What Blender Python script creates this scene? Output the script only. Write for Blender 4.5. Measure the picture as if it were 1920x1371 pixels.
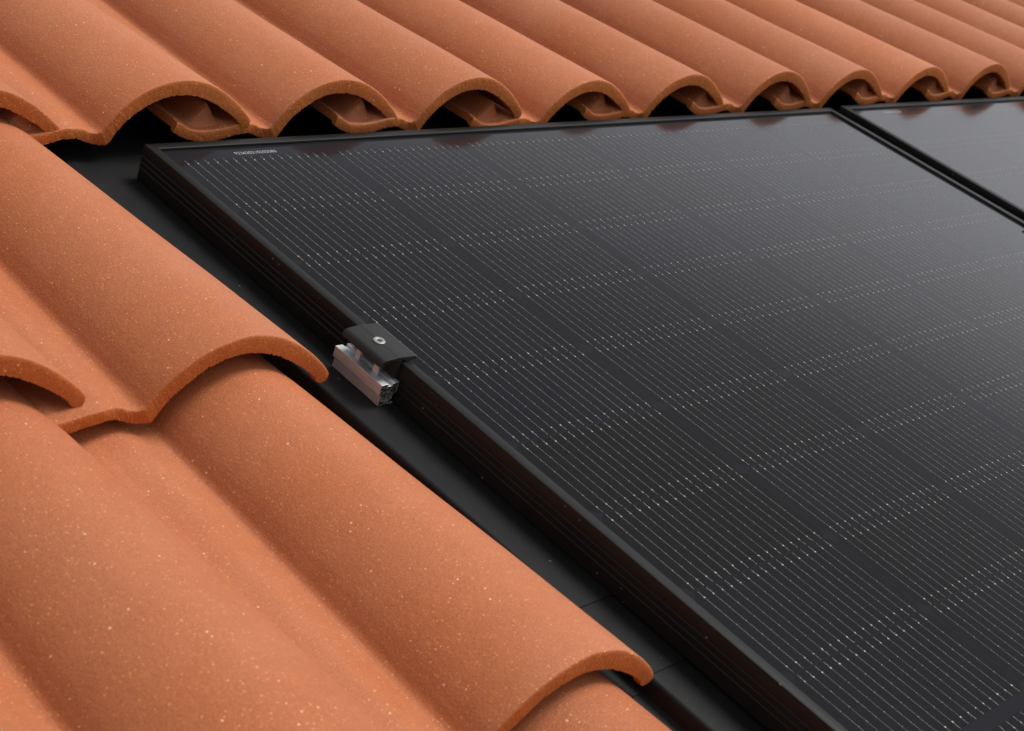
import bpy, bmesh, math, random
from mathutils import Matrix, Vector, noise

# ---------------------------------------------------------------- scene basics
S = bpy.context.scene
for o in list(bpy.data.objects):
    bpy.data.objects.remove(o, do_unlink=True)
COL = S.collection
MM = 0.001
PITCH = math.radians(24.7)
# everything is laid out in roof coordinates (u along the eave, v up the slope, z off the roof, in mm)
ROOF = Matrix.Translation((0, 0, 5.0)) @ Matrix.Rotation(PITCH, 4, 'X')

# ---------------------------------------------------------------- camera
cam = bpy.data.cameras.new('camera')
cam_ob = bpy.data.objects.new('camera', cam)
COL.objects.link(cam_ob)
CR = ((0.68504484, -0.66182275, 0.30447367),
      (-0.14376069, -0.53253879, -0.83410749),
      (0.71417535, 0.52762969, -0.45995705))
m = Matrix.Identity(4)
for i in range(3):
    m[i][0] = CR[0][i]
    m[i][1] = -CR[1][i]
    m[i][2] = -CR[2][i]
m.translation = Vector((-855.9476, -1070.5296, 608.2016)) * MM
cam_ob.matrix_world = ROOF @ m
cam.sensor_width = 36.0
cam.lens = 3005.68 / 1920 * 36.0
cam.clip_start = 0.02
cam.clip_end = 3000
cam.dof.use_dof = True
cam.dof.focus_distance = 1.42
cam.dof.aperture_fstop = 16
S.camera = cam_ob

# ---------------------------------------------------------------- light
SUN_EL, SUN_AZ = math.radians(54), math.radians(128)     # azimuth clockwise from +Y (up the roof)
w = bpy.data.worlds.new('World')
S.world = w
w.use_nodes = True
nt = w.node_tree
nt.nodes.clear()
sky = nt.nodes.new('ShaderNodeTexSky')
sky.sky_type = 'NISHITA'
sky.sun_disc = False
sky.sun_elevation = SUN_EL
sky.sun_rotation = SUN_AZ
sky.altitude = 200
sky.air_density = 1.0
sky.dust_density = 2.2
sky.ozone_density = 1.0
hs = nt.nodes.new('ShaderNodeHueSaturation')             # a thin white overcast: the sky keeps little of its blue
hs.inputs['Saturation'].default_value = 0.16
bg = nt.nodes.new('ShaderNodeBackground')
bg.inputs['Strength'].default_value = 0.145
wo = nt.nodes.new('ShaderNodeOutputWorld')
nt.links.new(sky.outputs[0], hs.inputs['Color'])
nt.links.new(hs.outputs[0], bg.inputs['Color'])
nt.links.new(bg.outputs[0], wo.inputs['Surface'])
sun = bpy.data.lights.new('sun', 'SUN')
sun.energy = 2.45
sun.angle = math.radians(22)
sun.color = (1.0, 0.96, 0.915)
sun_ob = bpy.data.objects.new('sun', sun)
COL.objects.link(sun_ob)
sd = Vector((math.sin(SUN_AZ) * math.cos(SUN_EL), math.cos(SUN_AZ) * math.cos(SUN_EL), math.sin(SUN_EL)))
sun_ob.rotation_euler = (-sd).to_track_quat('-Z', 'Y').to_euler()
sun_ob.location = (0, 0, 12)
S.view_settings.view_transform = 'Standard'
S.view_settings.look = 'None'
S.view_settings.gamma = 1.0
S.view_settings.exposure = 0.0

# ---------------------------------------------------------------- helpers
def place(o, u=0, v=0, z=0, rz=0.0):
    o.matrix_world = ROOF @ Matrix.Translation((u * MM, v * MM, z * MM)) @ Matrix.Rotation(rz, 4, 'Z')

def tag(o, label=None, cat=None, group=None, kind=None):
    if label: o['label'] = label
    if cat: o['category'] = cat
    if group: o['group'] = group
    if kind: o['kind'] = kind
    return o

def empty(name):
    o = bpy.data.objects.new(name, None)
    o.empty_display_size = 0.02
    COL.objects.link(o)
    return o

def mesh(name, verts, faces, mats, parent=None, fm=None, smooth=False, auto=None):
    me = bpy.data.meshes.new(name)
    me.from_pydata([tuple(c * MM for c in v) for v in verts], [], faces)
    for mt in mats: me.materials.append(mt)
    if fm: me.polygons.foreach_set('material_index', fm)
    if smooth: me.polygons.foreach_set('use_smooth', [True] * len(me.polygons))
    me.update()
    o = bpy.data.objects.new(name, me)
    COL.objects.link(o)
    if parent: o.parent = parent
    return o

def bm_obj(name, bm, mats, parent=None, smooth_angle=None):
    bmesh.ops.recalc_face_normals(bm, faces=bm.faces)
    me = bpy.data.meshes.new(name)
    bmesh.ops.scale(bm, vec=(MM, MM, MM), verts=bm.verts)
    bm.to_mesh(me); bm.free()
    for mt in mats: me.materials.append(mt)
    if smooth_angle is not None:
        me.polygons.foreach_set('use_smooth', [True] * len(me.polygons))
        me.set_sharp_from_angle(angle=math.radians(smooth_angle))
    o = bpy.data.objects.new(name, me)
    COL.objects.link(o)
    if parent: o.parent = parent
    return o

def prism(bm, prof, y0, y1, axis='Y', bevel=0.0, cap0=0.0, cap1=0.0):
    """extrude a closed (x,z) profile along y; cap0/cap1 = mitre slope (dy per dx) of each end"""
    a = [bm.verts.new((x, y0 + cap0 * x, z)) for x, z in prof]
    b = [bm.verts.new((x, y1 + cap1 * x, z)) for x, z in prof]
    n = len(prof)
    bm.faces.new(a)
    bm.faces.new(list(reversed(b)))
    for i in range(n):
        j = (i + 1) % n
        bm.faces.new((a[j], a[i], b[i], b[j]))
    return a + b

def box(bm, x0, x1, y0, y1, z0, z1):
    return prism(bm, [(x0, z0), (x1, z0), (x1, z1), (x0, z1)], y0, y1)

def bevel_all(bm, w, seg=2, ang=25):
    es = [e for e in bm.edges if len(e.link_faces) == 2 and e.calc_face_angle(0) > math.radians(ang)]
    bmesh.ops.bevel(bm, geom=es, offset=w, segments=seg, affect='EDGES', profile=0.5)

# ---------------------------------------------------------------- materials
class NT:
    def __init__(self, name):
        self.m = bpy.data.materials.new(name)
        self.m.use_nodes = True
        self.t = self.m.node_tree
        self.t.nodes.clear()
        self.out = self.n('ShaderNodeOutputMaterial')
    def n(self, typ, **kw):
        nd = self.t.nodes.new(typ)
        for k, v in kw.items(): setattr(nd, k, v)
        return nd
    def link(self, a, b): self.t.links.new(a, b)
    def val(self, sock, v):
        if hasattr(v, 'is_linked') or isinstance(v, bpy.types.NodeSocket): self.link(v, sock)
        else: sock.default_value = v
    def math(self, op, a, b=None, c=None, clamp=False):
        nd = self.n('ShaderNodeMath', operation=op, use_clamp=clamp)
        self.val(nd.inputs[0], a)
        if b is not None: self.val(nd.inputs[1], b)
        if c is not None: self.val(nd.inputs[2], c)
        return nd.outputs[0]
    def mix(self, f, a, b):
        nd = self.n('ShaderNodeMix', data_type='RGBA')
        self.val(nd.inputs[0], f); self.val(nd.inputs[6], a); self.val(nd.inputs[7], b)
        return nd.outputs[2]
    def rng(self, x, a, b, c=0.0, d=1.0, smooth=False):
        nd = self.n('ShaderNodeMapRange')
        if smooth: nd.interpolation_type = 'SMOOTHSTEP'
        self.val(nd.inputs[0], x)
        for i, v in enumerate((a, b, c, d)): nd.inputs[i + 1].default_value = v
        return nd.outputs[0]
    def noise(self, vec, scale, detail=2.0, rough=0.5):
        nd = self.n('ShaderNodeTexNoise')
        self.link(vec, nd.inputs['Vector'])
        nd.inputs['Scale'].default_value = scale
        nd.inputs['Detail'].default_value = detail
        nd.inputs['Roughness'].default_value = rough
        return nd.outputs['Fac']

def rgb(r, g, b): return (r, g, b, 1.0)

def clay(name, base, dusty, cut):
    k = NT(name)
    tc = k.n('ShaderNodeTexCoord')
    oi = k.n('ShaderNodeObjectInfo')
    off = k.n('ShaderNodeVectorMath', operation='MULTIPLY_ADD')
    k.link(oi.outputs['Random'], off.inputs[0])
    off.inputs[1].default_value = (7.3, 3.1, 5.7)
    k.link(tc.outputs['Object'], off.inputs[2])
    P = off.outputs[0]
    big = k.noise(P, 9.0, 3)
    mid = k.noise(P, 60.0, 3)
    fine = k.noise(P, 700.0, 2, 0.6)
    col = k.mix(k.rng(big, 0.3, 0.7), base, dusty)
    dark = k.n('ShaderNodeMix', data_type='RGBA', blend_type='MULTIPLY')
    dark.inputs[0].default_value = 1.0
    k.link(col, dark.inputs[6])
    g = k.n('ShaderNodeCombineColor')
    t = k.math('MULTIPLY', k.math('ADD', k.math('MULTIPLY', k.math('SUBTRACT', mid, 0.5), 0.18),
                                  k.math('MULTIPLY', k.math('SUBTRACT', fine, 0.5), 0.55)), 1.0)
    tv = k.math('ADD', k.math('ADD', t, 1.0), k.math('MULTIPLY', k.math('SUBTRACT', oi.outputs['Random'], 0.5), 0.16))
    for i in range(3): k.link(tv, g.inputs[i])
    k.link(g.outputs[0], dark.inputs[7])
    col = dark.outputs[2]
    # pale and rusty grains pressed into the clay
    for sc, thr, r0, colr, amt in ((390.0, 0.32, 0.24, rgb(0.74, 0.32, 0.13), 0.7),
                                   (620.0, 0.50, 0.30, rgb(0.66, 0.22, 0.065), 0.7),
                                   (235.0, 0.09, 0.14, rgb(0.84, 0.54, 0.37), 0.85),
                                   (380.0, 0.06, 0.18, rgb(0.16, 0.05, 0.03), 0.6)):
        vo = k.n('ShaderNodeTexVoronoi')
        k.link(P, vo.inputs['Vector'])
        vo.inputs['Scale'].default_value = sc
        sp = k.n('ShaderNodeSeparateColor')
        k.link(vo.outputs['Color'], sp.inputs[0])
        sel = k.math('LESS_THAN', sp.outputs[0], thr)
        rad = k.math('MULTIPLY', sp.outputs[1], r0)
        dot = k.math('LESS_THAN', vo.outputs['Distance'], k.math('ADD', rad, 0.06))
        col = k.mix(k.math('MULTIPLY', k.math('MULTIPLY', sel, dot), amt), col, colr)
    b = k.n('ShaderNodeBsdfPrincipled')
    k.link(col, b.inputs['Base Color'])
    b.inputs['Roughness'].default_value = 0.62 if not cut else 0.85
    b.inputs['Specular IOR Level'].default_value = 0.28 if not cut else 0.12
    if not cut:
        b.inputs['Sheen Weight'].default_value = 0.08
        b.inputs['Sheen Roughness'].default_value = 0.4
        b.inputs['Sheen Tint'].default_value = rgb(1.0, 0.8, 0.7)
    # pressed cloth-like ribbing across the tile + grain
    sx = k.n('ShaderNodeSeparateXYZ'); k.link(P, sx.inputs[0])
    wob = k.math('MULTIPLY', k.noise(P, 120.0, 2), 0.004)
    rib = k.math('SINE', k.math('MULTIPLY', k.math('ADD', sx.outputs[1], wob), 2 * math.pi / 0.0022))
    h = k.math('ADD', k.math('MULTIPLY', rib, 0.10 if not cut else 0.0), k.math('MULTIPLY', fine, 1.0))
    h = k.math('ADD', h, k.math('MULTIPLY', k.noise(P, 260.0, 3, 0.6), 1.2))
    bp = k.n('ShaderNodeBump')
    bp.inputs['Strength'].default_value = 0.48 if not cut else 0.7
    bp.inputs['Distance'].default_value = 0.0008
    k.link(h, bp.inputs['Height'])
    k.link(bp.outputs[0], b.inputs['Normal'])
    k.link(b.outputs[0], k.out.inputs[0])
    return k.m

def metal_black(name, base, rough, spec=0.5, bump=0.0, scale=900.0, specks=True):
    k = NT(name)
    tc = k.n('ShaderNodeTexCoord')
    P = tc.outputs['Object']
    b = k.n('ShaderNodeBsdfPrincipled')
    nz = k.noise(P, 14.0, 4, 0.6)
    col = k.mix(k.rng(nz, 0.3, 0.7), rgb(*[c * 0.85 for c in base]), rgb(*[c * 1.2 for c in base]))
    if specks:
        vo = k.n('ShaderNodeTexVoronoi'); k.link(P, vo.inputs['Vector']); vo.inputs['Scale'].default_value = 130.0
        sp = k.n('ShaderNodeSeparateColor'); k.link(vo.outputs['Color'], sp.inputs[0])
        dot = k.math('MULTIPLY', k.math('LESS_THAN', sp.outputs[0], 0.05),
                     k.math('LESS_THAN', vo.outputs['Distance'], k.math('MULTIPLY', sp.outputs[1], 0.14)))
        col = k.mix(k.math('MULTIPLY', dot, 0.6), col, rgb(0.16, 0.15, 0.14))
    k.link(col, b.inputs['Base Color'])
    k.link(k.rng(k.noise(P, 40.0, 3), 0.3, 0.7, rough - 0.05, rough + 0.07), b.inputs['Roughness'])
    b.inputs['Specular IOR Level'].default_value = spec
    if bump:
        bp = k.n('ShaderNodeBump'); bp.inputs['Strength'].default_value = bump; bp.inputs['Distance'].default_value = 0.0004
        k.link(k.noise(P, scale, 2), bp.inputs['Height']); k.link(bp.outputs[0], b.inputs['Normal'])
    k.link(b.outputs[0], k.out.inputs[0])
    return k.m

def bare_alu(name, cut=False):
    k = NT(name)
    tc = k.n('ShaderNodeTexCoord')
    mp = k.n('ShaderNodeMapping')
    k.link(tc.outputs['Object'], mp.inputs[0])
    mp.inputs['Scale'].default_value = (1, 0.03, 1) if not cut else (1, 1, 1)
    st = k.noise(mp.outputs[0], 1500.0 if not cut else 420.0, 3, 0.7)
    b = k.n('ShaderNodeBsdfPrincipled')
    if cut:
        k.link(k.mix(k.rng(st, 0.45, 0.62), rgb(0.03, 0.032, 0.034), rgb(0.42, 0.43, 0.44)), b.inputs['Base Color'])
    else:
        k.link(k.mix(k.rng(st, 0.3, 0.7), rgb(0.46, 0.475, 0.50), rgb(0.72, 0.735, 0.76)), b.inputs['Base Color'])
    b.inputs['Metallic'].default_value = 0.75 if not cut else 0.5
    k.link(k.rng(st, 0.3, 0.7, 0.46, 0.66), b.inputs['Roughness'])
    bp = k.n('ShaderNodeBump'); bp.inputs['Strength'].default_value = 0.25 if not cut else 0.9
    bp.inputs['Distance'].default_value = 0.0003 if not cut else 0.001
    k.link(st, bp.inputs['Height']); k.link(bp.outputs[0], b.inputs['Normal'])
    k.link(b.outputs[0], k.out.inputs[0])
    return k.m

UP, VP = 184.0, 92.5            # cell pitch across and down the module
WP = UP / 17.07                 # busbar wire spacing
MIDGAP = 10.0                   # wide gap between the two halves of the module

def ar_glass(k, under):
    """textured anti-reflective solar glass over `under`: almost no mirror head-on, rising at grazing angles"""
    lw = k.n('ShaderNodeLayerWeight'); lw.inputs['Blend'].default_value = 0.5
    ramp = k.n('ShaderNodeFloatCurve')
    cu = ramp.mapping.curves[0]
    pts = [(0, 0.010), (0.45, 0.011), (0.54, 0.020), (0.60, 0.045), (0.66, 0.13), (0.72, 0.25), (0.78, 0.34), (0.9, 0.65), (1.0, 1.0)]
    cu.points[0].location = pts[0]; cu.points[1].location = pts[-1]
    for p in pts[1:-1]: cu.points.new(*p)
    ramp.mapping.update()
    k.link(lw.outputs['Facing'], ramp.inputs['Value'])
    gl = k.n('ShaderNodeBsdfGlossy')
    gl.inputs['Roughness'].default_value = 0.12
    gl.inputs['Color'].default_value = rgb(0.99, 0.975, 0.985)
    df = k.n('ShaderNodeBsdfDiffuse')
    k.link(under, df.inputs['Color'])
    mx = k.n('ShaderNodeMixShader')
    k.link(ramp.outputs[0], mx.inputs[0]); k.link(df.outputs[0], mx.inputs[1]); k.link(gl.outputs[0], mx.inputs[2])
    k.link(mx.outputs[0], k.out.inputs[0])
    return gl

def cell_mat(name):
    k = NT(name)
    tc = k.n('ShaderNodeTexCoord')
    sp = k.n('ShaderNodeSeparateXYZ'); k.link(tc.outputs['Object'], sp.inputs[0])
    x = k.math('MULTIPLY', sp.outputs[0], 1000.0)
    y = k.math('MULTIPLY', sp.outputs[1], -1000.0)
    half = 9 * VP
    # second half of the module starts after the wide middle gap
    low = k.math('GREATER_THAN', y, half + MIDGAP * 0.5)
    y2 = k.math('SUBTRACT', y, k.math('MULTIPLY', low, MIDGAP))
    cx = k.math('DIVIDE', x, UP); cy = k.math('DIVIDE', y2, VP)
    fx = k.math('MULTIPLY', k.math('FRACT', cx), UP)
    fy = k.math('MULTIPLY', k.math('FRACT', cy), VP)
    ex = k.math('MINIMUM', fx, k.math('SUBTRACT', UP, fx))       # distance to the cell edges
    ey = k.math('MINIMUM', fy, k.math('SUBTRACT', VP, fy))
    inx = k.math('GREATER_THAN', ex, 0.9)
    iny = k.math('GREATER_THAN', ey, 0.55)
    cham = k.math('GREATER_THAN', k.math('ADD', ex, ey), 8.5)    # pseudo-square corners
    # the chamfer sits only on one long side of each half cell; both reads right at this size
    ing = k.math('MULTIPLY', k.math('GREATER_THAN', x, 0.0), k.math('LESS_THAN', x, 6 * UP))
    ing = k.math('MULTIPLY', ing, k.math('GREATER_THAN', y, 0.0))
    ing = k.math('MULTIPLY', ing, k.math('LESS_THAN', y2, 18 * VP))
    mg = k.math('LESS_THAN', k.math('ABSOLUTE', k.math('SUBTRACT', y, half + MIDGAP * 0.5)), MIDGAP * 0.5)
    ing = k.math('MULTIPLY', ing, k.math('SUBTRACT', 1.0, mg))
    cell = k.math('MULTIPLY', k.math('MULTIPLY', inx, iny), k.math('MULTIPLY', cham, ing))
    # each cell a slightly different black
    cb = k.n('ShaderNodeCombineXYZ')
    k.link(k.math('FLOOR', cx), cb.inputs[0]); k.link(k.math('FLOOR', cy), cb.inputs[1])
    wn = k.n('ShaderNodeTexWhiteNoise', noise_dimensions='2D'); k.link(cb.outputs[0], wn.inputs['Vector'])
    c1 = k.mix(wn.outputs['Value'], rgb(0.0092, 0.0085, 0.0090), rgb(0.0096, 0.0100, 0.0130))
    # fine grid fingers across the wires
    fin = k.math('FRACT', k.math('DIVIDE', y, 1.45))
    fm = k.math('LESS_THAN', k.math('ABSOLUTE', k.math('SUBTRACT', fin, 0.5)), 0.14)
    c1 = k.mix(k.math('MULTIPLY', fm, 0.35), c1, rgb(0.03, 0.03, 0.031))
    gap = k.mix(0.5, rgb(0.015, 0.0155, 0.019), rgb(0.015, 0.0155, 0.019))
    col = k.mix(cell, gap, c1)
    # dust specks on the glass
    vo = k.n('ShaderNodeTexVoronoi'); k.link(tc.outputs['Object'], vo.inputs['Vector']); vo.inputs['Scale'].default_value = 45.0
    s2 = k.n('ShaderNodeSeparateColor'); k.link(vo.outputs['Color'], s2.inputs[0])
    dot = k.math('MULTIPLY', k.math('LESS_THAN', s2.outputs[0], 0.12),
                 k.math('LESS_THAN', vo.outputs['Distance'], k.math('MULTIPLY', s2.outputs[1], 0.028)))
    col = k.mix(k.math('MULTIPLY', dot, 0.6), col, rgb(0.22, 0.21, 0.2))
    ar_glass(k, col)
    return k.m

def wire_mat(name, a, b):
    k = NT(name)
    tc = k.n('ShaderNodeTexCoord')
    nz = k.noise(tc.outputs['Object'], 420.0, 2, 0.7)
    ar_glass(k, k.mix(k.rng(nz, 0.3, 0.75), a, b))
    return k.m

def simple(name, col, rough=0.6, metal=0.0, spec=0.5):
    k = NT(name)
    tc = k.n('ShaderNodeTexCoord')
    b = k.n('ShaderNodeBsdfPrincipled')
    nz = k.noise(tc.outputs['Object'], 30.0, 4)
    k.link(k.mix(nz, rgb(*[c * 0.85 for c in col]), rgb(*[min(1, c * 1.15) for c in col])), b.inputs['Base Color'])
    b.inputs['Roughness'].default_value = rough
    b.inputs['Metallic'].default_value = metal
    b.inputs['Specular IOR Level'].default_value = spec
    k.link(b.outputs[0], k.out.inputs[0])
    return k.m

M_CLAY = clay('clay_skin', rgb(0.415, 0.124, 0.043), rgb(0.43, 0.146, 0.063), False)
M_CUT = clay('clay_cut_edge', rgb(0.44, 0.122, 0.030), rgb(0.46, 0.142, 0.042), True)
M_CELL = cell_mat('solar_cells_under_glass')
M_WIRE = wire_mat('busbar_wire', rgb(0.30, 0.285, 0.27), rgb(0.40, 0.385, 0.37))
M_TAIL = wire_mat('busbar_wire_end', rgb(0.16, 0.15, 0.14), rgb(0.58, 0.56, 0.53))
M_PAD = wire_mat('solder_pad', rgb(0.34, 0.32, 0.30), rgb(0.68, 0.65, 0.62))
M_FRAME = metal_black('black_anodised_frame', (0.009, 0.009, 0.0088), 0.42, 0.19, 0.05)
M_FLASH = metal_black('black_coated_flashing', (0.008, 0.008, 0.0084), 0.56, 0.2, 0.12, 500.0)
M_CAP = metal_black('black_clamp_coating', (0.014, 0.014, 0.014), 0.52, 0.26, 0.05, 1500.0, False)
M_ALU = bare_alu('bare_aluminium')
M_ALUCUT = bare_alu('sawn_aluminium', True)
M_STEEL = simple('stainless_steel', (0.72, 0.68, 0.62), 0.22, 1.0)
M_SOCKET = simple('socket_dark_brass', (0.30, 0.24, 0.16), 0.4, 1.0)  # darker brass-toned metal inside the screw socket
M_INK = wire_mat('white_print', rgb(0.28, 0.29, 0.31), rgb(0.46, 0.47, 0.49))
M_DECK = simple('underlay_membrane', (0.012, 0.012, 0.012), 0.9, 0.0, 0.2)
M_GROUND = simple('ground_gravel', (0.24, 0.22, 0.19), 0.95, 0.0, 0.2)

# ---------------------------------------------------------------- setting: ground far below, roof deck
g = mesh('ground', [(-400e3, -400e3, 0), (400e3, -400e3, 0), (400e3, 400e3, 0), (-400e3, 400e3, 0)], [(0, 1, 2, 3)], [M_GROUND])
tag(g, kind='structure')
bm = bmesh.new()
box(bm, -1500, 2700, -2300, 900, -110, -84)
d = bm_obj('roof_deck', bm, [M_DECK]); place(d); tag(d, kind='structure')

# ---------------------------------------------------------------- clay roof tiles
# cross-section: (x, z) from the roll's right tip (x = 0) to the left interlock, z = 0 at the roll's left foot
OUTER = [(0, 17.5), (-3, 21), (-10, 27.5), (-24, 38.5), (-40, 48.5), (-56, 56), (-72, 60.3), (-88, 61.8), (-104, 60), (-120, 55),
         (-135, 47.5), (-148, 38), (-158, 28.0), (-164.5, 19), (-169, 12.3), (-173.5, 9.4), (-179, 10.0), (-186, 12.8), (-194, 16.2), (-203, 17.6), (-213, 16.6),
         (-224, 14.4), (-237, 12.4), (-250, 11.8), (-262, 13), (-270, 15.5), (-277, 19.5), (-284, 22.0)]
INNER = [(-1, 10.5), (-9, 10), (-14.5, 16), (-27, 25), (-44, 34.5), (-59, 41.3), (-74, 45.4), (-89, 46.6), (-103, 45.4), (-116, 41),
         (-129, 34), (-140, 25.5), (-148.5, 17), (-154.5, 9), (-160.5, -0.5), (-167, -2.4), (-174, -2.0), (-182, 0.6), (-193, 4.6), (-203, 5.6), (-213, 4.4),
         (-224, 1.6), (-237, -0.4), (-250, -0.8), (-262, 0.8), (-271, 3.4), (-279, 6.6), (-286, 10.5)]

def cr(pts, n):
    """resample a polyline with Catmull-Rom, same parameter for outer and inner"""
    out = []
    N = len(pts) - 1
    for i in range(n + 1):
        t = i / n * N
        k = min(int(t), N - 1); f = t - k
        p = [pts[max(0, min(N, k + d))] for d in (-1, 0, 1, 2)]
        r = []
        for a in (0, 1):
            r.append(0.5 * ((2 * p[1][a]) + (-p[0][a] + p[2][a]) * f + (2 * p[0][a] - 5 * p[1][a] + 4 * p[2][a] - p[3][a]) * f * f
                            + (-p[0][a] + 3 * p[1][a] - 3 * p[2][a] + p[3][a]) * f ** 3))
        out.append(tuple(r))
    return out

def tile_mesh(seed, ridge, L=432.0):
    n = 400
    NT_ = 5
    O = cr(OUTER, n); I = cr(INNER, n)
    ys = [0.0, 0.35, 1.0, 1.7, 2.4, 3.2, 4.2, 5.4, 7.0, 7.8, 9.2, 11, 14, 18, 22, 30, 40] + [40 + (L - 40) * i / 14 for i in range(1, 15)]
    V = []; F = []; FM = []
    def nz(x, y, z, s): return noise.noise(Vector((x * s + seed * 13.7, y * s + seed * 5.1, z * s)))
    def warp(x, y, z):
        t = y / L
        if x > -172:                                   # the roll narrows and drops towards the hidden head of the tile
            z -= 7.0 * t * max(0.0, min(1.0, (z - 4) / 56.0))
            x = -85 + (x + 85) * (1 - 0.21 * t)
        else:
            x += 18.3 * t * (x + 286) / 114.0
        return (x + 0.5 * nz(x, y, z, 0.011), y, z + 0.7 * nz(y, x, z, 0.009) + 0.12 * nz(x, y, 7, 0.05))
    def front(x):      # front edge set back at the interlock cut, and a slightly uneven saw line
        s = 0.0
        if -203 < x < -170: s = 3.5 * min(1, (x + 203) / 12) * min(1, (-170 - x) / 8)
        return s + 0.45 * nz(x, 0, 0, 0.05)
    no, ni = [], []
    for k, y in enumerate(ys):
        for i in range(n + 1):
            x, z = O[i]; xi, zi = I[i]
            fade = max(0, 1 - y / 60.0)
            # outer skin, rounded over the front arris
            r = max(0.0, 1.0 - y) ** 2 * 1.1
            dx, dz = xi - x, zi - z
            l = math.hypot(dx, dz)
            # interlock ridge on the part of the pan that the next roll covers, stepped at its front end
            if x < -205:
                st = min(1, max(0, (y - 8) / 8.0)); st = st * st * (3 - 2 * st)
                sb = min(1, max(0, (y - 2) / 4.0)) * (0.45 + 0.55 * min(1, max(0, (y - 22) / 60.0)))
                sg = 13.0 if x < -242 else 8.5
                z += ridge * st * math.exp(-((x + 242) / sg) ** 2) + 0.2 * ridge * sb * math.exp(-((x + 226) / 5.0) ** 2)
            if x < -186:       # worn strip along the front of the pan
                e = max(0.0, min(1.0, (9.0 - y) / 1.6)) * min(1.0, (-186 - x) / 8.0)
                z -= 1.5 * e * (1 - 0.35 * y / 9.0)
            a = warp(x + dx / l * r, y, z + dz / l * r)
            no.append(len(V)); V.append((a[0], y + front(x) * fade, a[2]))
    for k, y in enumerate(ys):
        for i in range(n + 1):
            x, z = O[i]; xi, zi = I[i]
            fade = max(0, 1 - y / 60.0)
            dx, dz = xi - x, zi - z
            l = math.hypot(dx, dz)
            # rough burr along the lower edge of the cut, and a shallow rebate further in
            burr = (0.7 * nz(x, y * 0.7, z, 0.5) + 1.0 * nz(x, y, z, 1.4)) * max(0, 1 - y / 9.0)
            reb = -2.6 * min(1, max(0, (y - 7) / 2.2)) * (1 if x > -125 else max(0, 1 - (-125 - x) / 30))
            # crumbled groove just behind the saw cut
            gv = max(0.0, 1 - abs(y - 2.4) / 1.6) * max(0.0, 0.45 + 0.9 * nz(x, 2.0, z, 0.16))
            reb -= 3.4 * gv * (1 if x > -130 else 0.4)
            if -286 < x < -215: reb = -3.0 * min(1, max(0, (y - 4) / 3.0)) * min(1, (-215 - x) / 15)
            a = warp(xi + dx / l * (burr + reb), y, zi + dz / l * (burr + reb))
            ni.append(len(V)); V.append((a[0], y + front(x) * fade + 0.6 * abs(burr) * max(0, 1 - y / 4), a[2]))
    K = len(ys)
    def io(k, i): return no[k * (n + 1) + i]
    def ii(k, i): return ni[k * (n + 1) + i]
    for k in range(K - 1):
        for i in range(n):
            F.append((io(k, i), io(k, i + 1), io(k + 1, i + 1), io(k + 1, i))); FM.append(0)
            F.append((ii(k, i + 1), ii(k, i), ii(k + 1, i), ii(k + 1, i + 1))); FM.append(1)
    # front face, subdivided through the thickness so the saw cut is uneven
    rows = [[io(0, i) for i in range(n + 1)]]
    for j in range(1, NT_):
        t = j / NT_
        row = []
        for i in range(n + 1):
            a = Vector(V[io(0, i)]); b = Vector(V[ii(0, i)])
            c = a.lerp(b, t)
            c.y += -0.35 * math.sin(t * math.pi) + 0.35 * nz(c.x, 3, c.z, 0.4) + 0.3 * nz(c.x, 9, c.z, 1.1)
            row.append(len(V)); V.append(tuple(c))
        rows.append(row)
    rows.append([ii(0, i) for i in range(n + 1)])
    for j in range(NT_):
        for i in range(n):
            F.append((rows[j][i + 1], rows[j][i], rows[j + 1][i], rows[j + 1][i + 1])); FM.append(1)
    for i in range(n):
        F.append((io(K - 1, i), io(K - 1, i + 1), ii(K - 1, i + 1), ii(K - 1, i))); FM.append(1)
    # long sides
    for k in range(K - 1):
        F.append((io(k, 0), io(k + 1, 0), ii(k + 1, 0), ii(k, 0))); FM.append(1)
        F.append((io(k + 1, n), io(k, n), ii(k, n), ii(k + 1, n))); FM.append(1)
    for i in (0, n):
        strip = [rows[j][i] for j in range(NT_ + 1)]
        F.append(tuple(strip) if i == 0 else tuple(reversed(strip))); FM.append(1)
    # low ribs of the interlock on the part of the pan that the next roll covers
    me = bpy.data.meshes.new('roof_tile')
    me.from_pydata([tuple(c * MM for c in v) for v in V], [], F)
    me.materials.append(M_CLAY); me.materials.append(M_CUT)
    me.polygons.foreach_set('material_index', FM)
    me.polygons.foreach_set('use_smooth', [True] * len(F))
    me.validate()
    bm = bmesh.new(); bm.from_mesh(me)
    bmesh.ops.recalc_face_normals(bm, faces=bm.faces)
    # interlock hump: a rounded ridge running up the pan under the neighbour's roll, ends stepped
    bm.to_mesh(me); bm.free()
    me.set_sharp_from_angle(angle=math.radians(38))
    return me

TILES = [tile_mesh(s, 20.5) for s in (1, 2, 3, 4)]
TILES_LOW = [tile_mesh(s, 4.0) for s in (5, 6, 7)]      # the left field's tiles interlock lower
random.seed(5)

def roof_tile(u, v, z, label, group, var, rz=0.0, ry=0.0):
    pool = TILES if group == GU else TILES_LOW
    o = bpy.data.objects.new('roof_tile', pool[var % len(pool)])
    COL.objects.link(o)
    # every tile leans on the one below: its head lies a little lower than its tail
    o.matrix_world = ROOF @ Matrix.Translation((u * MM, v * MM, z * MM)) @ Matrix.Rotation(rz, 4, 'Z') @ Matrix.Rotation(math.radians(ry), 4, 'Y') @ Matrix.Rotation(math.radians(-2.0), 4, 'X')
    tag(o, label, 'roof tile', group, 'thing')
    return o

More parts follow.
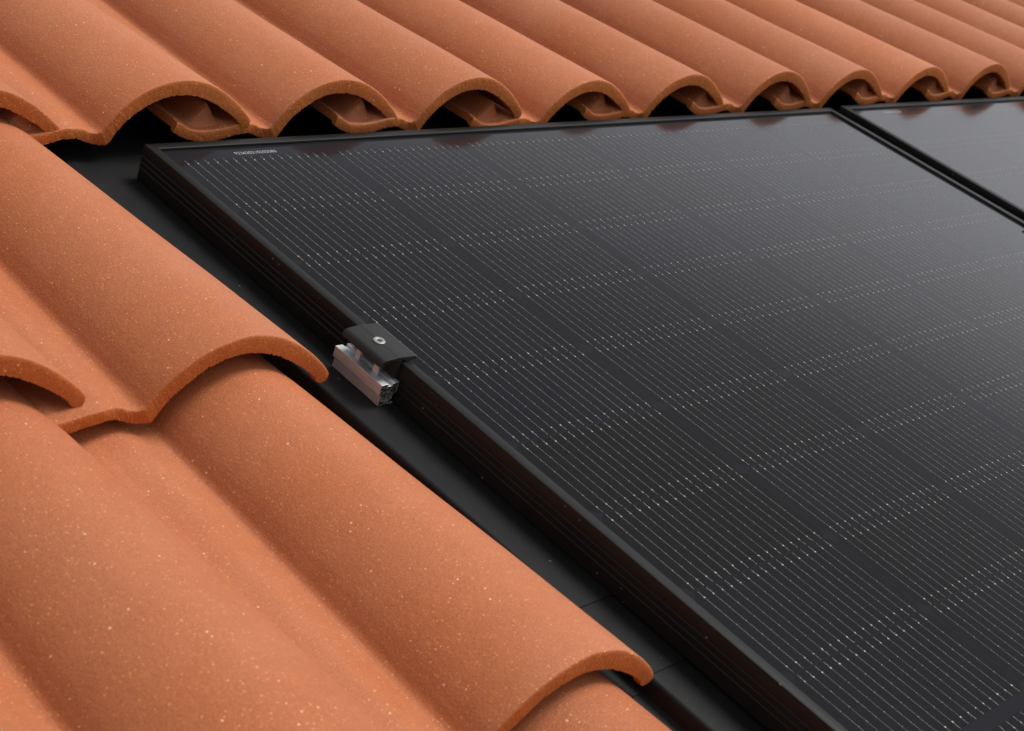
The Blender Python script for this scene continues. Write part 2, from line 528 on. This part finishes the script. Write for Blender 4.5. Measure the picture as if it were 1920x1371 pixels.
GU = 'clay tiles in the row above the solar panels'
GL = 'clay tiles left of the solar panel'
ORD = ['first', 'second', 'third', 'fourth', 'fifth', 'sixth', 'seventh', 'eighth', 'ninth', 'tenth', 'eleventh', 'twelfth']
upper = [(-291, 64, -18), (-76, 64, -18), (133, 64, -15), (331, 64, -17.5), (529, 64, -18), (733, 64, -24),
         (928, 64, -20), (1140, 64, -19), (1337, 64, -18.5), (1544, 64, -17.5), (1752, 64, -13), (1958, 64, -14), (2164, 64, -15), (2370, 64, -15), (2576, 64, -15)]
ul = ['clay tile at the far left of the upper row, beyond the half arch',
      'clay tile with half an arch cut off by the left edge, above the flashing',
      'large clay tile with the first full arch, right above the panel corner',
      'clay tile with the second full arch from the left above the panel',
      'clay tile with the third full arch from the left above the panel',
      'clay tile with the fourth full arch from the left above the panel',
      'clay tile with the fifth full arch from the left above the panel',
      'clay tile with the sixth full arch, just left of the gap between panels',
      'clay tile whose arch, seventh from the left, sits over the gap between panels',
      'clay tile with the eighth full arch, above the second panel',
      'small distant clay tile with the ninth and last full arch on the right',
      'clay tile cut off by the right edge, right of the last full arch',
      'clay tile showing only a strip of roll in the top right corner',
      'clay tile of the upper row just beyond the top right corner',
      'last clay tile of the upper row, far beyond the right edge']
for i, (u, v, z) in enumerate(upper):
    roof_tile(u, v, z, ul[i], GU, i * 3 + 1, math.radians(random.uniform(-.3, .3)), random.uniform(-.4, .7))

left = [(-62, -320, -33, 'clay tile beside the aluminium rail, its thick arched end over another tile'),
        (-55, -678, -46, 'long clay tile along the flashing with its arched end at the bottom centre'),
        (-50, -1038, -57, 'clay tile peeking out below the arched end at the bottom centre'),
        (-276, -311, -20, 'clay tile cut off by the left edge, arched end lapping the tile beside it'),
        (-268, -676, -38, 'broad clay tile whose roll fills the bottom left of the photo'),
        (-262, -1036, -52, 'clay tile below the broad bottom left tile'),
        (-490, -305, -14, 'clay tile just beyond the left edge, level with the aluminium rail'),
        (-482, -672, -30, 'clay tile showing as a sliver in the bottom left corner')]
for i, (u, v, z, lab) in enumerate(left):
    roof_tile(u, v, z, lab, GL, i * 3 + 2, math.radians(random.uniform(-.15, .15)), 2.0)

# ---------------------------------------------------------------- flashing
def sheet(name, prof, y0, y1, mat, th=1.2, jit=0.0, seg=24):
    """folded sheet: open (x,z) polyline given thickness th, along y, slightly wavy"""
    V = []; F = []
    n = len(prof)
    for k in range(seg + 1):
        y = y0 + (y1 - y0) * k / seg
        for x, z in prof:
            V.append((x, y, z + jit * noise.noise(Vector((x * 0.02, y * 0.008, 3.3)))))
    for k in range(seg):
        for i in range(n - 1):
            a = k * n + i
            F.append((a, a + 1, a + 1 + n, a + n))
    o = mesh(name, V, F, [mat])
    md = o.modifiers.new('thickness', 'SOLIDIFY'); md.thickness = th * MM; md.offset = -1
    return o

def fold(pts, r=1.6):
    """round the corners of an open polyline"""
    out = [pts[0]]
    for i in range(1, len(pts) - 1):
        p, a, b = Vector(pts[i]), Vector(pts[i - 1]), Vector(pts[i + 1])
        da, db = (a - p), (b - p)
        ra = min(r, da.length * 0.45); rb = min(r, db.length * 0.45)
        A, B = p + da.normalized() * ra, p + db.normalized() * rb
        for t in (0, 0.25, 0.5, 0.75, 1.0):
            q = A * (1 - t) ** 2 + p * 2 * t * (1 - t) + B * t * t
            out.append(tuple(q))
    out.append(pts[-1])
    return out

prof = fold([(160, -34), (0, -33), (-6.0, -33.6), (-8, -48), (-40, -50), (-120, -52)], 3.0)
RF = math.radians(1.1)
for i, (ya, yb, lab) in enumerate(((-602, 240, 'long black metal flashing between the left tiles and the panel, under the rail'),
                                   (-674, -588, 'short black flashing piece between two overlap creases near the bottom'),
                                   (-1500, -660, 'black folded metal flashing at the bottom edge, lowest length in view'))):
    f1 = sheet('side_flashing', [(x, z - 0.9 * i) for x, z in prof], ya, yb, M_FLASH, 0.8, 0.6); place(f1, -58.5, 0, 0, RF)
    tag(f1, lab, 'flashing', 'black flashing strips beside the panel')
f3 = sheet('top_flashing', fold([(-4, -38), (1200, -37.5), (2500, -38)], 2), 10, 320, M_FLASH, 1.2, 0.4); place(f3, 40, 0, 0)
tag(f3, 'black metal flashing sheet in the dark under the upper row of arches', 'flashing')

# ---------------------------------------------------------------- solar panels
FW, FH = 1149.0, 1756.0          # frame outer size
ZT, ZB = 3.0, -31.5
U0, V0 = -13.5, 29.0             # frame outer corner relative to the cell grid origin

def frame_bar(L, name, parent, wall_out=True):
    """hollow-looking frame bar along +y from 0 to L, outer face at x = 0, mitred both ends"""
    bm = bmesh.new()
    g = []
    for z in (-8.7, -14.4, -20.0):
        g += [(0, z + 0.7), (-0.75, z - 0.1), (0, z - 0.45)]
    prof = [(0.25, ZT - 0.25 + 0.0), (0, ZT - 0.8)] + g + [(0, ZB), (24, ZB), (24, ZB + 2), (3.2, ZB + 2), (3.2, -6.0), (10.2, -6.0),
            (10.2, -4.4), (2.4, -4.4), (2.4, -3.0), (9.4, -3.0), (9.9, ZT - 1.9), (10.0, ZT - 1.0), (9.7, ZT - 0.3), (9.2, ZT), (0.8, ZT)]
    prism(bm, prof, 0.12, L - 0.12, cap0=1.0, cap1=-1.0)
    return bm_obj(name, bm, [M_FRAME], parent, 35)

def laminate(parent):
    V = []; F = []; FM = []
    def quad(x0, x1, y0, y1, z, mi):
        b = len(V)
        V.extend([(x0, y0, z), (x1, y0, z), (x1, y1, z), (x0, y1, z)])
        F.append((b, b + 1, b + 2, b + 3)); FM.append(mi)
    x0, x1 = U0 + 2.8, U0 + FW - 2.8
    y1, y0 = V0 - 2.8, V0 - FH + 2.8
    quad(x0, x1, y0, y1, 0.0, 0)
    # underside
    quad(x0, x1, y0, y1, -3.0 + 0.4, 0)
    F[-1] = tuple(reversed(F[-1]))
    rnd = random.Random(11)
    zz = 0.03
    for c in range(6):
        for r in range(18):
            ya = -(r * VP + (MIDGAP if r >= 9 else 0))
            yb = ya - VP
            for b in range(16):
                xc = c * UP + WP * (1.035 + b) + rnd.uniform(-.15, .15)
                drift = rnd.uniform(-.12, .12)
                # thin wire, brighter kinked ends, solder pads
                hw = rnd.uniform(0.075, 0.10)
                bI = len(V)
                V.extend([(xc - hw, yb + 7, zz), (xc + hw, yb + 7, zz), (xc + hw + drift, ya - 7, zz), (xc - hw + drift, ya - 7, zz)])
                F.append((bI, bI + 1, bI + 2, bI + 3)); FM.append(1)
                for sgn, yy in ((-1, ya), (1, yb)):
                    yp = yy + sgn * 1.2
                    px = xc
                    steps = 4
                    for s in range(steps):
                        yn = yy + sgn * (1.2 + (8.0 - 1.2) * (s + 1) / steps)
                        nx = xc + (rnd.uniform(-.45, .45) if s < steps - 1 else 0)
                        h = rnd.uniform(0.09, 0.2)
                        bI = len(V)
                        V.extend([(px - h, yp, zz + .03), (px + h, yp, zz + .03), (nx + h, yn, zz + .03), (nx - h, yn, zz + .03)])
                        F.append((bI, bI + 1, bI + 2, bI + 3) if sgn > 0 else (bI + 3, bI + 2, bI + 1, bI)); FM.append(2)
                        px, yp = nx, yn
                for q in range(6):
                    yq = ya - (8.0 + q * (VP - 16.0) / 5) + rnd.uniform(-.3, .3)
                    R = (0.60 if q in (0, 5) else 0.30) * rnd.uniform(.85, 1.15)
                    xq = xc + rnd.uniform(-.1, .1)
                    bI = len(V)
                    for a in range(8):
                        V.append((xq + R * math.cos(a * math.pi / 4), yq + R * 1.2 * math.sin(a * math.pi / 4), zz + .06))
                    F.append(tuple(range(bI, bI + 8))); FM.append(3)
    return mesh('glass_face', V, F, [M_CELL, M_WIRE, M_TAIL, M_PAD], parent, FM)

def text_mesh(name, body, size, mat, parent):
    cu = bpy.data.curves.new(name, 'FONT')
    cu.body = body
    cu.size = size * MM
    cu.space_character = 1.05
    to = bpy.data.objects.new(name + '_curve', cu)
    COL.objects.link(to)
    dg = bpy.context.evaluated_depsgraph_get()
    me = bpy.data.meshes.new_from_object(to.evaluated_get(dg))
    bpy.data.objects.remove(to, do_unlink=True)
    me.materials.clear(); me.materials.append(mat)
    o = bpy.data.objects.new(name, me)
    COL.objects.link(o)
    o.parent = parent
    return o

pan = empty('solar_panel')
tag(pan, 'large black solar panel in the foreground with fine silver wires and the end clamp', 'solar panel', 'black solar panels set into the tiled roof')
laminate(pan)
bars = []
for (L, x, y, rz) in ((FH, U0, V0 - FH, 0.0), (FW, U0, V0, -90.0), (FH, U0 + FW, V0, 180.0), (FW, U0 + FW, V0 - FH, 90.0)):
    b = frame_bar(L, 'frame_bar', pan)
    b.location = (x * MM, y * MM, 0); b.rotation_euler = (0, 0, math.radians(rz))
ser = text_mesh('serial_number', '923620210202080', 7.0, M_INK, pan)
ser.location = (73 * MM, 4.2 * MM, 0.08 * MM)
w_ = max(v.co.x for v in ser.data.vertices)
ser.scale = (0.0495 / w_, 1.0, 1.0)
place(pan)

pan2 = pan.copy(); COL.objects.link(pan2)
for ch in list(pan.children):
    c = ch.copy(); COL.objects.link(c); c.parent = pan2; c.matrix_parent_inverse = Matrix.Identity(4)
place(pan2, 1183.5, 4, 0)
pan2['label'] = 'second black solar panel at the right edge, beyond the dark gap between the panels'

# ---------------------------------------------------------------- mounting rail and clamps
rail = empty('mounting_rail')
tag(rail, 'short bare aluminium rail end sticking out from under the panel at the clamp', 'mounting rail')
bm = bmesh.new()
# T-slot profile: head with a slot, recessed body, foot
prof = [(0, 20.0), (7.3, 20.0), (7.3, 17.8), (12.2, 17.8), (12.2, 20.0), (19, 20.0), (19, 10.5), (15.5, 8.5), (15.5, 2.0), (19, 0.6), (19, 0), (2.6, 0), (2.6, 8.5), (0, 10.5)]
prism(bm, prof, -30, 30)
for f in bm.faces:
    pass
rb = bm_obj('rail_body', bm, [M_ALU, M_ALUCUT], rail)
md = rb.modifiers.new('bevel', 'BEVEL'); md.width = 0.35 * MM; md.segments = 2; md.limit_method = 'ANGLE'
for p in rb.data.polygons:
    if abs(p.normal.y) > 0.9: p.material_index = 1
for yy in (-13, 9):
    bm = bmesh.new()
    box(bm, 5.5, 7.7, yy - 2.5, yy + 2.5, 20.0, 27.5)
    bevel_all(bm, 0.4)
    bm_obj('spacer_tab', bm, [M_ALU], rail)
place(rail, -33.5, -321, -32)

def cap_profile(l, r):
    # thin arched plate, curled down on its outer side
    top = [(l, 1.8), (l + 0.8, 4.8), (l + 2.6, 6.9), (l + 5.0, 7.7), (l + 17, 8.6), (l + 19, 8.6), (r - 1, 7.4), (r, 6.6)]
    bot = [(r, 4.2), (r - 4, 3.6), (r - 12, 3.2), (r - 12.5, 5.0), (l + 16, 5.6), (l + 9, 5.2), (l + 5, 3.4), (l + 3.6, 1.0), (l + 1.6, 0.6)]
    return top + bot

def screw(parent, x, y, z):
    bm = bmesh.new()
    prof = [(2.1, -1.0), (2.1, 0.6), (3.0, 1.5), (4.4, 1.5), (5.1, 0.9), (5.2, -0.8)]
    n = 28
    rings = []
    for r, h in prof:
        rings.append([bm.verts.new((x + r * math.cos(a * 2 * math.pi / n), y + r * math.sin(a * 2 * math.pi / n), z + h)) for a in range(n)])
    for i in range(len(rings) - 1):
        for a in range(n):
            bm.faces.new((rings[i][a], rings[i][(a + 1) % n], rings[i + 1][(a + 1) % n], rings[i + 1][a]))
    sc = bm_obj('screw', bm, [M_STEEL], parent, 40)
    bm = bmesh.new()
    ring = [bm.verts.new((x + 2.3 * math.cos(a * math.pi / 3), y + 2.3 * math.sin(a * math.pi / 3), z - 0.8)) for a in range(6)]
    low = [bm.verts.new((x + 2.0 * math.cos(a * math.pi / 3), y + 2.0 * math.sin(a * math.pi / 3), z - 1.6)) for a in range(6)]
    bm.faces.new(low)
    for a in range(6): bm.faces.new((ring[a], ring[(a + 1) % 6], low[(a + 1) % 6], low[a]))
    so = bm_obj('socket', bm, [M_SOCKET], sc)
    return sc

cl = empty('end_clamp')
tag(cl, 'black end clamp with a steel socket screw gripping the panel frame over the aluminium rail', 'clamp')
bm = bmesh.new()
L0, R0 = -36.0, 1.5
# uncut cap; thin dark strips along v stand for the shade in its centre groove
prism(bm, cap_profile(L0, R0), -25, 25)
cap = bm_obj('clamp_cap', bm, [M_CAP], cl, 40)
md = cap.modifiers.new('bevel', 'BEVEL'); md.width = 0.4 * MM; md.segments = 2; md.limit_method = 'ANGLE'; md.angle_limit = math.radians(40)
for a, b in ((-25, -5.4), (5.4, 25)):
    bm = bmesh.new(); box(bm, -19.2, -18.8, a, b, 8.2, 8.64)
    bm_obj('groove_shade_strip', bm, [M_DECK], cl)
bm = bmesh.new(); box(bm, -17.5, -14.0, -25, 25, -11, 5.2); bevel_all(bm, 0.4)
bm_obj('clamp_leg', bm, [M_CAP], cl)
screw(cl, -19, 0, 8.4)
place(cl, 0, -321, 0)

mc = empty('mid_clamp')
tag(mc, 'black middle clamp bridging the gap between the two panels at the right edge', 'clamp')
bm = bmesh.new()
xm = 0
prism(bm, [(-37, 3.3), (37, 3.3), (37, 5.0), (32, 7.2), (-32, 7.2), (-37, 5.0)], -25, 25)
prism(bm, [(-6, -30), (6, -30), (6, 3.25), (-6, 3.25)], -25, 25)
bm_obj('clamp_cap', bm, [M_CAP], mc, 40)
screw(mc, 0, 0, 7.0)
place(mc, 1153, -340, 0)
